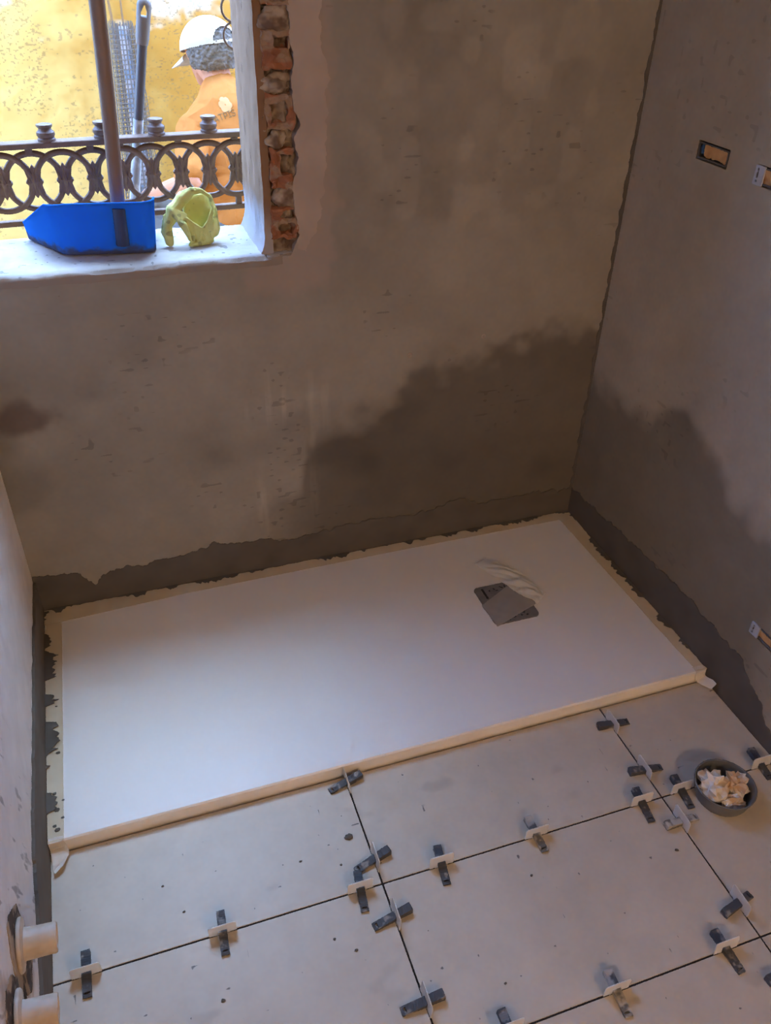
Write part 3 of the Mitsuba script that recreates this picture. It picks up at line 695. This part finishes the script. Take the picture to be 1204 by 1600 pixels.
# finer along the straight runs
from scipy.interpolate import interp1d
gP = interp1d(np.arange(nP), gP, axis=0)(np.linspace(0, nP - 1, 70))
add(dp + '__wall', sheet(gP, .0024), 'm_blue', 35)
add(dp + '__rim', tube(gP[:, -1], .0024, 8), 'm_blue', 40)
add(dp + '__floor', flat(sg.Polygon(base_p).buffer(.0005), ZP, .0024), 'm_blue')
hd = [(-1.1355, .094, ZP + .006), (-1.130, .094, .96), (-1.1235, .093, 1.066), (-1.115, .092, 1.231), (-1.1115, .092, 1.31), (-1.100, .090, 1.58)]
add(dp + '__handle', tube(interp1d(np.linspace(0, 1, 6), np.array(hd), axis=0)(np.linspace(0, 1, 30)), .0142, 20), 'm_handle', 50)
add(dp + '__handle_showthrough', tube([(-1.1330, .0735, ZP + .018), (-1.1318, .0700, ZP + .05), (-1.1305, .0650, ZP + .094)], .0150, 20), 'm_bluedark', 35)  # added dark tube standing for the handle seen through the translucent wall

ck = thing('cloth', 'crumpled lime-green cleaning cloth on the window sill beside the dustpan', 'cloth')
def cp(a, b, y): return np.array([-.968 + (a - 311) * .0015, y, .938 - (b - 317) * .0015])
def hull(*pr): return m3.Manifold.batch_hull([sphere(p, r, 14) for p, r in pr])
seq = [((264, 360), .098, .0085), ((265, 338), .104, .0120), ((276, 318), .112, .0150), ((290, 304), .118, .0150), ((304, 295), .118, .0100), ((318, 297), .124, .0070), ((329, 305), .126, .0055), ((333, 322), .112, .0065), ((330, 346), .100, .0120), ((314, 360), .094, .0120), ((294, 363), .088, .0090)]
parts = [hull((cp(*p, y), r), (cp(*q, y2), r2)) for (p, y, r), (q, y2, r2) in zip(seq[:-1], seq[1:])]
# front lip of the fold, a V that rises to both sides, and the bag hanging under it
lip = [((291, 327), .092, .0040), ((300, 333), .086, .0036), ((310, 341), .082, .0036), ((318, 333), .086, .0036), ((327, 318), .098, .0040)]
for (p, y, r), (q, y2, r2) in zip(lip[:-1], lip[1:]):
    mid = ((p[0] + q[0]) / 2, 358)
    parts.append(hull((cp(*p, y), r), (cp(*q, y2), r2), (cp(*mid, .090), .0075)))
# deep inner wall
parts += [hull((cp(296, 306, .136), .006), (cp(324, 305, .140), .005), (cp(312, 346, .128), .006)), hull((cp(296, 306, .136), .006), (cp(290, 345, .120), .007), (cp(312, 346, .128), .006)), hull((cp(324, 305, .140), .005), (cp(329, 342, .122), .007), (cp(312, 346, .128), .006))]
# curled corner at the left front and a tail that hangs down
parts += [hull((cp(281, 331, .088), .0045), (cp(288, 332, .080), .0040), (cp(292, 357, .078), .0040)), hull((cp(281, 331, .088), .0045), (cp(275, 318, .104), .009), (cp(290, 325, .098), .006)), hull((cp(262, 352, .096), .0065), (cp(257, 346, .108), .0050), (cp(263, 326, .112), .007))]
cmf = m3.Manifold.batch_boolean(parts, m3.OpType.Add).refine_to_length(.003).to_mesh()
cmh = trimesh.Trimesh(cmf.vert_properties[:, :3], cmf.tri_verts, process=True)
trimesh.smoothing.filter_taubin(cmh, lamb=.5, nu=.52, iterations=6)
cv = np.array(cmh.vertices); cn = cmh.vertex_normals
rid = np.abs(2 * meshkit.noise(np.c_[cv[:, 0] * 40 + cv[:, 2] * 30, cv[:, 1] * 30, cv[:, 2] * 16], 5) - 1)
cv = cv + cn * (.0045 * (rid - .6) + .004 * (meshkit.fbm(cv * 55, 3, 9) - .5))[:, None]
cv[:, 2] = np.maximum(cv[:, 2], .8665)
add(ck, trimesh.Trimesh(cv, cmh.faces, process=False), 'm_cloth', True)

# ------------------------------------------------------------------ cast iron railing outside the window
YR = .322
rk = thing('window_railing', 'low brown cast-iron railing of interlaced rings outside the window', 'railing')
zt = lambda x: .0125 * (x + 1.10)
rx0, rx1 = -1.62, -.62
def tilted(mesh):
    m = mesh.copy(); m.vertices[:, 2] += zt(m.vertices[:, 0]); return m
def bar(z0, z1, y0, y1): 
    m = cbox((rx0, y0, z0), (rx1, y1, z1), .0015); return tilted(m)
add(rk + '__top_rail', bar(1.0285, 1.0405, YR - .017, YR + .017), 'm_iron')
add(rk + '__bottom_rail', bar(.8695, .8805, YR - .010, YR + .010), 'm_iron')
sp_ = .0629; kx = [-1.351 + sp_ * i for i in range(-4, 12)]; zk = .9595
a_ = np.linspace(0, 2 * np.pi, 65)
for i, x in enumerate(kx):
    pth = np.c_[x + (sp_ - .0045) * np.cos(a_), YR + .003 * (i % 2) - .0015 + 0 * a_, zk + .0575 * np.sin(a_)]
    m = tube(pth, .0066, 8, cap=False); add(rk + '__ring', tilted(m), 'm_iron', 50)
half = [(.0095, .0), (.0105, .004), (.0088, .007), (.0118, .0265), (.0062, .0195), (.0, .0345)]
full = half + [(-x, z) for x, z in half[-2::-1]]
full = full + [(-x * .96, -z * .93) for x, z in full[1:-1]][:: 1]
leaf = sg.Polygon([(x, z) for x, z in half] + [(-x, z) for x, z in half[-2::-1]]).union(sg.Polygon([(x, -z * .95) for x, z in half] + [(-x, -z * .95) for x, z in half[-2::-1]])).buffer(.0006)
leafm0 = trimesh.util.concatenate([to_y(extrude(leaf, .009), -.0045), cbox((-.0125, -.0075, -.0035), (.0125, .0075, .0035), .0018), tube([(0, -.0035, -.028), (0, -.006, 0), (0, -.0035, .030)], [.0012, .004, .001], 6), tube([(-.0095, -.0035, .022), (-.006, -.005, 0), (-.0095, -.0035, -.020)], [.0008, .003, .0008], 6), tube([(.0095, -.0035, .022), (.006, -.005, 0), (.0095, -.0035, -.020)], [.0008, .003, .0008], 6)])
leafm = leafm0.copy(); leafm.vertices *= [1.42, 1.1, 1.0]
LEAF = mikit.ply(leafm, 'm_iron')
for x in kx: add(rk + '__leaf_knot', dict(LEAF), None, xf=xform((x, YR, zk + zt(x))))
for i in (-3, -1, 1, 3, 4, 6, 8, 10):
    x = -1.351 + sp_ * i
    add(rk + '__peg', moved(cbox((-.0075, -.006, 0), (.0075, .006, .0170), .0015), xform((x, YR, 1.0125 + zt(x)))), 'm_iron')
    add(rk + '__peg', moved(cbox((-.0070, -.006, 0), (.0070, .006, .0280), .0015), xform((x, YR, .8795 + zt(x)))), 'm_iron')
fin = [(0, 0), (.0185, 0), (.0185, .005), (.0160, .007), (.0190, .0125), (.0185, .018), (.0135, .0225), (.0130, .025), (.0165, .0295), (.0165, .033), (.0125, .034), (.0085, .0325), (0, .0325)]
FIN = mikit.ply(lathe(fin, 14), 'm_iron', smooth=35)
for i in range(-2, 6):
    x = -1.247 + .1147 * i; add(rk + '__finial', dict(FIN), None, xf=xform((x, YR, 1.0400 + zt(x))))
for x in (rx0, rx1):
    add(rk + '__bracket', tilted(cbox((x - .008, WT - .01, 1.029), (x + .008, YR + .012, 1.040), .001)), 'm_iron')
    add(rk + '__bracket', tilted(cbox((x - .008, WT - .01, .870), (x + .008, YR + .012, .880), .001)), 'm_iron')
gk = thing('scroll_grille', 'thin wrought-iron scrollwork above the railing at the right side of the window', 'grille')
def arc(c, r, a0, a1, rad=.0023, n=40):
    a = np.radians(np.linspace(a0, a1, n)); return tube(np.c_[c[0] + r * np.cos(a), YR + 0 * a, c[1] + r * np.sin(a)], rad, 8)
add(gk + '__bar', tube([(-.8145, YR, 1.0455), (-.8145, YR, 1.95)], .005, 8), 'm_iron', 40)
zc = 1.2300
for i in range(8):
    add(gk + '__scroll', arc((-.8285, zc), .0250, 35, 318 if i % 2 == 0 else 325), 'm_iron', 50)
    add(gk + '__scroll', trimesh.util.concatenate([tube([(-.8285 + .025 * math.cos(math.radians(35)), YR, zc + .025 * math.sin(math.radians(35))), (-.8145, YR, zc + .0225)], .0023, 8)]), 'm_iron', 50)
    zc += .0500
add(gk + '__bracket', cbox((-.8205, WT - .005, 1.90), (-.8085, YR + .006, 1.912), .001), 'm_iron')

# ------------------------------------------------------------------ broom handle, wire mesh, stems
hk = thing('broom_handle', 'grey metal broom handle with a hanging hole, leaning outside against the railing', 'broom handle')
A_, B_ = np.array([-1.008, .3255, 1.296]), np.array([-1.080, .3645, .910])
dir_ = (B_ - A_) / np.linalg.norm(B_ - A_)
at_ = lambda s: A_ + dir_ * s
end = at_((1.296 - GZ) / -dir_[2])
add(hk + '__shaft', tube([at_(.066), at_(.24), end], .0105, 18), 'm_greyhandle', 50)
add(hk + '__paint_coat', tube([at_(.232), at_(.30), at_(.55), at_(.8)], .0110, 18), 'm_greypaint', 50)
gr = m3.Manifold.batch_hull([m3.Manifold.sphere(.0148, 28).scale((1, .8, 1)).translate((0, 0, -.012)), m3.Manifold.cylinder(.03, .0140, .0140, 28).translate((0, 0, -.072))])
gr = m3.Manifold.batch_boolean([gr, m3.Manifold.cylinder(.012, .0125, .0140, 28).translate((0, 0, -.083))], m3.OpType.Add)
tear_ = sg.Polygon([(-.0055, -.030), (.0055, -.030), (.006, -.024), (.0005, -.010), (-.0005, -.010), (-.006, -.024)]).buffer(.001)
tm = to_y(extrude(tear_, .06), -.03)
tm_ = m3.Manifold(m3.Mesh(np.asarray(tm.vertices, np.float32), np.asarray(tm.faces, np.uint32)))
if tm_.volume() < 0: tm.invert(); tm_ = m3.Manifold(m3.Mesh(np.asarray(tm.vertices, np.float32), np.asarray(tm.faces, np.uint32)))
go = (gr - tm_).to_mesh()
zz_ = -dir_; xx_ = np.cross([0, 1.0, 0], zz_); xx_ /= np.linalg.norm(xx_); yy_ = np.cross(zz_, xx_)
add(hk + '__grip', moved(trimesh.Trimesh(go.vert_properties[:, :3], go.tri_verts), xform(A_, R=np.c_[xx_, yy_, zz_])), 'm_greygrip', 40)

wk = thing('wire_mesh_roll', 'rolled sheet of welded wire mesh leaning upright against the ochre wall', 'wire mesh')
def roll_pt(th, z):
    u = (1.09 - z) / 1.19
    r = (.030 + .012 * th / (2 * np.pi)) * (1 + .9 * u)
    return np.array([-.945 - .02 * u + r * np.cos(th), 2.215 - .06 * u - .06 + r * np.sin(th) * .8, z])
wires = []
ths = np.arange(0, 4 * np.pi, 2 * np.pi / 22)
for t_ in ths: wires.append(tube([roll_pt(t_, z) for z in np.linspace(GZ, 1.085 + .008 * np.sin(t_ * 3), 10)], .0016, 4))
for z in np.arange(GZ + .01, 1.08, .017): wires.append(tube([roll_pt(t_, z) for t_ in np.linspace(0, 4 * np.pi, 60)], .0013, 4))
add(wk + '__wires', trimesh.util.concatenate(wires), 'm_wire', True); label(wk + '__wires', 'fine welded wires of the rolled mesh', kind='stuff')
gx_ = np.zeros((60, 30, 3))
for i, z in enumerate(np.linspace(GZ, 1.075, 60)):
    for j, t_ in enumerate(np.linspace(-1.9, -.4, 30)):
        q = roll_pt(t_ + 2 * np.pi, z); gx_[i, j] = [-.948 - .02 * (1.09 - z) / 1.19 + .7 * (q[0] + .945 + .02 * (1.09 - z) / 1.19), q[1] + .030, z]
gx_[..., 1] += .012 * (meshkit.fbm(gx_.reshape(-1, 3) * 30, 3, 3).reshape(60, 30) - .5)
add(wk + '__liner', sheet(gx_, .002), 'm_liner', True)
STEMS = [(-1.010, .000, .0045, 'thin dry stem on the ochre wall, leftmost above the wire mesh'), (-.972, -.030, .006, 'thick dry brown stem on the ochre wall, middle one above the wire mesh'), (-.930, .012, .005, 'dry brown stem on the ochre wall, next to the broom handle')]
for x, lean, r_, lb in STEMS:
    k = thing('dry_stem', lb, 'plant stem')
    p_ = [(x + .004, WY - .030, .95), (x, WY - .034, 1.10), (x + .35 * lean, WY - .030, 1.22), (x + .8 * lean, WY - .028, 1.42), (x + lean, WY - .028, 1.70)]
    add(k, tube(interp1d(np.linspace(0, 1, 5), np.array(p_), axis=0, kind='quadratic')(np.linspace(0, 1, 24)), np.linspace(r_, r_ * .6, 24), 6), 'm_vine', True)

# ------------------------------------------------------------------ the worker outside
pk = thing('person', 'person in an orange shirt and pale cap seated outside the window, seen from behind', 'person')
V = lambda *a: np.array(a, float)
Fb = V(-.55, .83, 0); Fb /= np.linalg.norm(Fb); Rb = np.cross(Fb, [0, 0, 1])
pel, wai, che, nck = V(-.640, 1.43, .46), V(-.640, 1.46, .64), V(-.650, 1.56, .80), V(-.660, 1.645, .915)
H = V(-.676, 1.715, 1.030)
Fh = V(-.50, .85, -.20); Fh /= np.linalg.norm(Fh); Rh = np.cross(Fh, [0, 0, 1]); Rh /= np.linalg.norm(Rh); Uh = np.cross(Rh, Fh)
lsh, rsh = V(-.782, 1.535, .800), V(-.525, 1.70, .815)
lel, lwr = V(-.836, 1.345, .682), V(-.945, 1.55, .600)
rel, rwr = V(-.470, 1.74, .580), V(-.66, 1.90, .560)
hipl, hipr = pel - Rb * .09 + V(0, 0, -.02), pel + Rb * .09 + V(0, 0, -.02)
knl, knr = hipl + Fb * .41 + V(0, 0, .03), hipr + Fb * .41 + V(.0, 0, .03)
anl, anr = knl + Fb * .03 - V(0, 0, knl[2] - GZ - .09), knr + Fb * .03 - V(0, 0, knr[2] - GZ - .09)
tol, tor = anl + Fb * .16 - V(0, 0, .045), anr + Fb * .16 - V(0, 0, .045)
def hand(wr, d, side):
    d = d / np.linalg.norm(d); s = np.cross(d, [0, 0, 1.]); s /= np.linalg.norm(s); up = np.cross(s, d)
    L = [((wr, .024), (wr + d * .05, .026)), ((wr + s * .018 + d * .02, .018), (wr + s * .024 + d * .075, .013)), ((wr - s * .018 + d * .02, .018), (wr - s * .024 + d * .072, .013))]
    for j, ln in enumerate((.062, .074, .068, .052)):
        b = wr + d * .078 + s * (.027 - .018 * j); m_ = b + d * ln * .5 - up * .006; e = m_ + d * ln * .35 - up * .022
        L += [((b - d * .03, .010), (m_, .0085)), ((m_, .0085), (e, .0075))]
    b = wr + d * .03 + s * side * .026
    L += [((b, .011), (b + s * side * .02 + d * .03, .010)), ((b + s * side * .02 + d * .03, .010), (b + s * side * .018 + d * .06 - up * .008, .008))]
    return L
hc = H
body = [((nck - V(0, 0, .02), .056), (nck + (H - nck) * .45, .052)), ((nck + (H - nck) * .45, .052), (H + Fh * .01 - Uh * .03, .060)),
        ((H + Uh * .022 - Fh * .020, .082), (H + Uh * .020 + Fh * .022, .076)), ((H - Uh * .030 + Fh * .035, .058), (H - Uh * .078 + Fh * .068, .026)),
        ((H + Fh * .088 - Uh * .005, .010), (H + Fh * .112 - Uh * .030, .011)), ((H + Fh * .080 + Uh * .020 - Rh * .03, .012), (H + Fh * .080 + Uh * .020 + Rh * .03, .012)),
        ((H + Fh * .085 - Uh * .055 - Rh * .016, .009), (H + Fh * .085 - Uh * .055 + Rh * .016, .009)),
        ((che, .11), (nck, .06)), ((lsh, .055), (nck - V(0, 0, .03), .05)), ((rsh, .055), (nck - V(0, 0, .03), .05)), ((che, .11), (wai, .10)), ((wai, .10), (pel, .11)),
        ((lsh, .052), (lel, .038)), ((lel, .038), (lwr, .026)), ((rsh, .052), (rel, .038)), ((rel, .038), (rwr, .026)),
        ((hipl, .085), (knl, .060)), ((knl, .058), (anl, .036)), ((hipr, .085), (knr, .060)), ((knr, .058), (anr, .036)), ((anl, .040), (tol, .034)), ((anr, .040), (tor, .034)), ((pel, .11), (hipl, .09)), ((pel, .11), (hipr, .09))]
for s in (-1, 1):
    e0 = H + Rh * s * .080 - Fh * .008 - Uh * .012
    body += [((e0 + Uh * .022, .009), (e0 - Uh * .020 + Fh * .004, .007)), ((e0 + Uh * .022 - Fh * .012, .008), (e0 - Uh * .010 - Fh * .010, .007))]
body += hand(lwr, (lwr - lel), 1) + hand(rwr, V(-.19, .10, -.02), -1)
add(pk + '__body', bones(body, .0065, 8), 'm_skin', True)
# shirt: loose over the torso, sleeves to just above the elbow
sl_e = lsh + (lel - lsh) * .86; sr_e = rsh + (rel - rsh) * .8
shb = [((nck - V(0, 0, .012), .078), (che, .148)), ((che, .148), (wai, .150)), ((wai, .150), (pel + V(0, 0, .0), .158)), ((lsh - V(0, 0, .012), .072), (nck - V(0, 0, .03), .074)), ((rsh - V(0, 0, .012), .072), (nck - V(0, 0, .03), .074)),
       ((lsh, .072), (sl_e, .062)), ((rsh, .072), (sr_e, .062)), ((lsh, .07), (che, .14)), ((rsh, .07), (che, .14))]
sh = bones(shb, .007, 16)
vn = sh.vertex_normals; vv = np.array(sh.vertices)
f1 = np.abs(2 * meshkit.noise(np.c_[vv[:, 0] * 7 + vv[:, 2] * 5, vv[:, 1] * 6, vv[:, 2] * 17 - vv[:, 0] * 8], 3) - 1); f2 = meshkit.fbm(vv * 20, 3, 8)
low = np.clip((.86 - vv[:, 2]) / .2, 0, 1)
sh.vertices = vv + vn * ((-.016 * (1 - f1) ** 2 * low) + .008 * (f2 - .5))[:, None]
add(pk + '__shirt', sh, 'm_shirt', True)
trs = [((pel, .13), (hipl, .115)), ((pel, .13), (hipr, .115)), ((hipl, .105), (knl, .076)), ((knl, .074), (anl + V(0, 0, .03), .062)), ((hipr, .105), (knr, .076)), ((knr, .074), (anr + V(0, 0, .03), .062))]
add(pk + '__trousers', bones(trs, .012, 8), 'm_trousers', True)
for a0, a1 in ((anl, tol), (anr, tor)):
    add(pk + '__shoe', bones([((a0 - V(0, 0, .02) - Fb * .02, .052), (a1 - V(0, 0, .004), .046)), ((a0, .050), (a0 + V(0, 0, .03), .046))], .01, 6), 'm_trousers', True)
# hair: curly fringe below the cap, round the back of the head
ico = trimesh.creation.icosphere(5, 1.0); d_ = ico.vertices
hr = .0935 + .016 * meshkit.fbm(d_ * 7, 4, 2) + .006 * np.abs(2 * meshkit.noise(d_ * 16, 4) - 1)
q = d_[:, :1] * Rh * hr[:, None] * .95 + d_[:, 1:2] * Fh * hr[:, None] * 1.05 + d_[:, 2:] * Uh * hr[:, None]
fwd = d_[:, 1]; upk = d_[:, 2]
keep = (fwd < .10 + .25 * np.clip(upk, 0, 1)) & (upk > -.62 + .35 * np.clip(fwd + .4, 0, 1)) & (upk < .45 + .4 * (fwd < -.5))
fm = keep[ico.faces].all(1)
hm = trimesh.Trimesh(q + H - Fh * .004 + Uh * .004, ico.faces[fm], process=False); hm.remove_unreferenced_vertices()
add(pk + '__hair', hm, 'm_hair', True)
# cap: dome with an arched opening at the back, strap and brim
cr = .1065
q = d_[:, :1] * Rh * cr * .95 + d_[:, 1:2] * Fh * cr * 1.06 + d_[:, 2:] * Uh * cr * 1.0
arch = (fwd < -.55) & ((d_[:, 0] / .50) ** 2 + ((upk - .10) / .46) ** 2 < 1)
strap = (fwd < -.55) & (upk > .06) & (upk < .20)
keep = (upk > .06 - .04 * fwd) & (~arch | strap)
fm = keep[ico.faces].all(1)
cm = trimesh.Trimesh(q + H + Uh * .012, ico.faces[fm], process=False); cm.remove_unreferenced_vertices()
add(pk + '__cap', cm, 'm_cap', True)
bu = np.linspace(-1.05, 1.05, 26)[:, None]; bv = np.linspace(0, 1, 10)[None, :]
ext = (.070 * np.clip(1 - (bu / 1.15) ** 4, 0, 1)) * bv
bx = np.sin(bu) * (.098 + ext * .35); by = np.cos(bu) * .105 + ext * 1.0; bz = .012 - .022 * bu ** 2 - .50 * ext + 0 * bv
gB = H + bx[..., None] * Rh + by[..., None] * Fh + bz[..., None] * Uh
add(pk + '__cap__brim', sheet(gB, .003), 'm_cap', True)
# print on the back of the shirt
shv, shn = np.array(sh.vertices), sh.vertex_normals
from scipy.interpolate import LinearNDInterpolator
msk = (shn[:, 1] < -.15) & (shv[:, 2] > .66)
surf = LinearNDInterpolator(shv[msk][:, [0, 2]], shv[msk][:, 1])
def on_back(mesh, ox, oz, rot=0.0, amp=0.0):
    v = mesh.vertices.copy(); c, s = math.cos(rot), math.sin(rot)
    x = ox + v[:, 0] * c - v[:, 1] * s; z = oz + v[:, 0] * s + v[:, 1] * c - amp * (v[:, 0] - v[:, 0].mean()) ** 2
    y = surf(x, z); y = np.where(np.isnan(y), np.nanmean(y), y)
    return trimesh.Trimesh(np.c_[x, y - .0015 - v[:, 2] * .5, z], mesh.faces, process=False)
tmesh = meshkit.text_mesh('ATPIS', .019, .001).subdivide().subdivide()
add(pk + '__shirt__print', on_back(tmesh, -.722, .850, .30), 'm_print', False)
emb = unary_union([sg.Point(.012 * math.cos(a), .012 * math.sin(a)).buffer(.010) for a in np.arange(0, 6.2, 1.05)])
em = extrude(emb, .001).subdivide().subdivide()
add(pk + '__shirt__emblem', on_back(em, -.678, .902), 'm_emblem', False)
sk_ = thing('bucket', 'upturned bucket used as a seat by the person outside', 'bucket')
add(sk_, moved(lathe([(0, .0), (.15, 0), (.155, .006), (.125, .405), (.12, .41), (0, .41)], 36), xform((pel[0], pel[1], GZ))), 'm_bowl', 40)
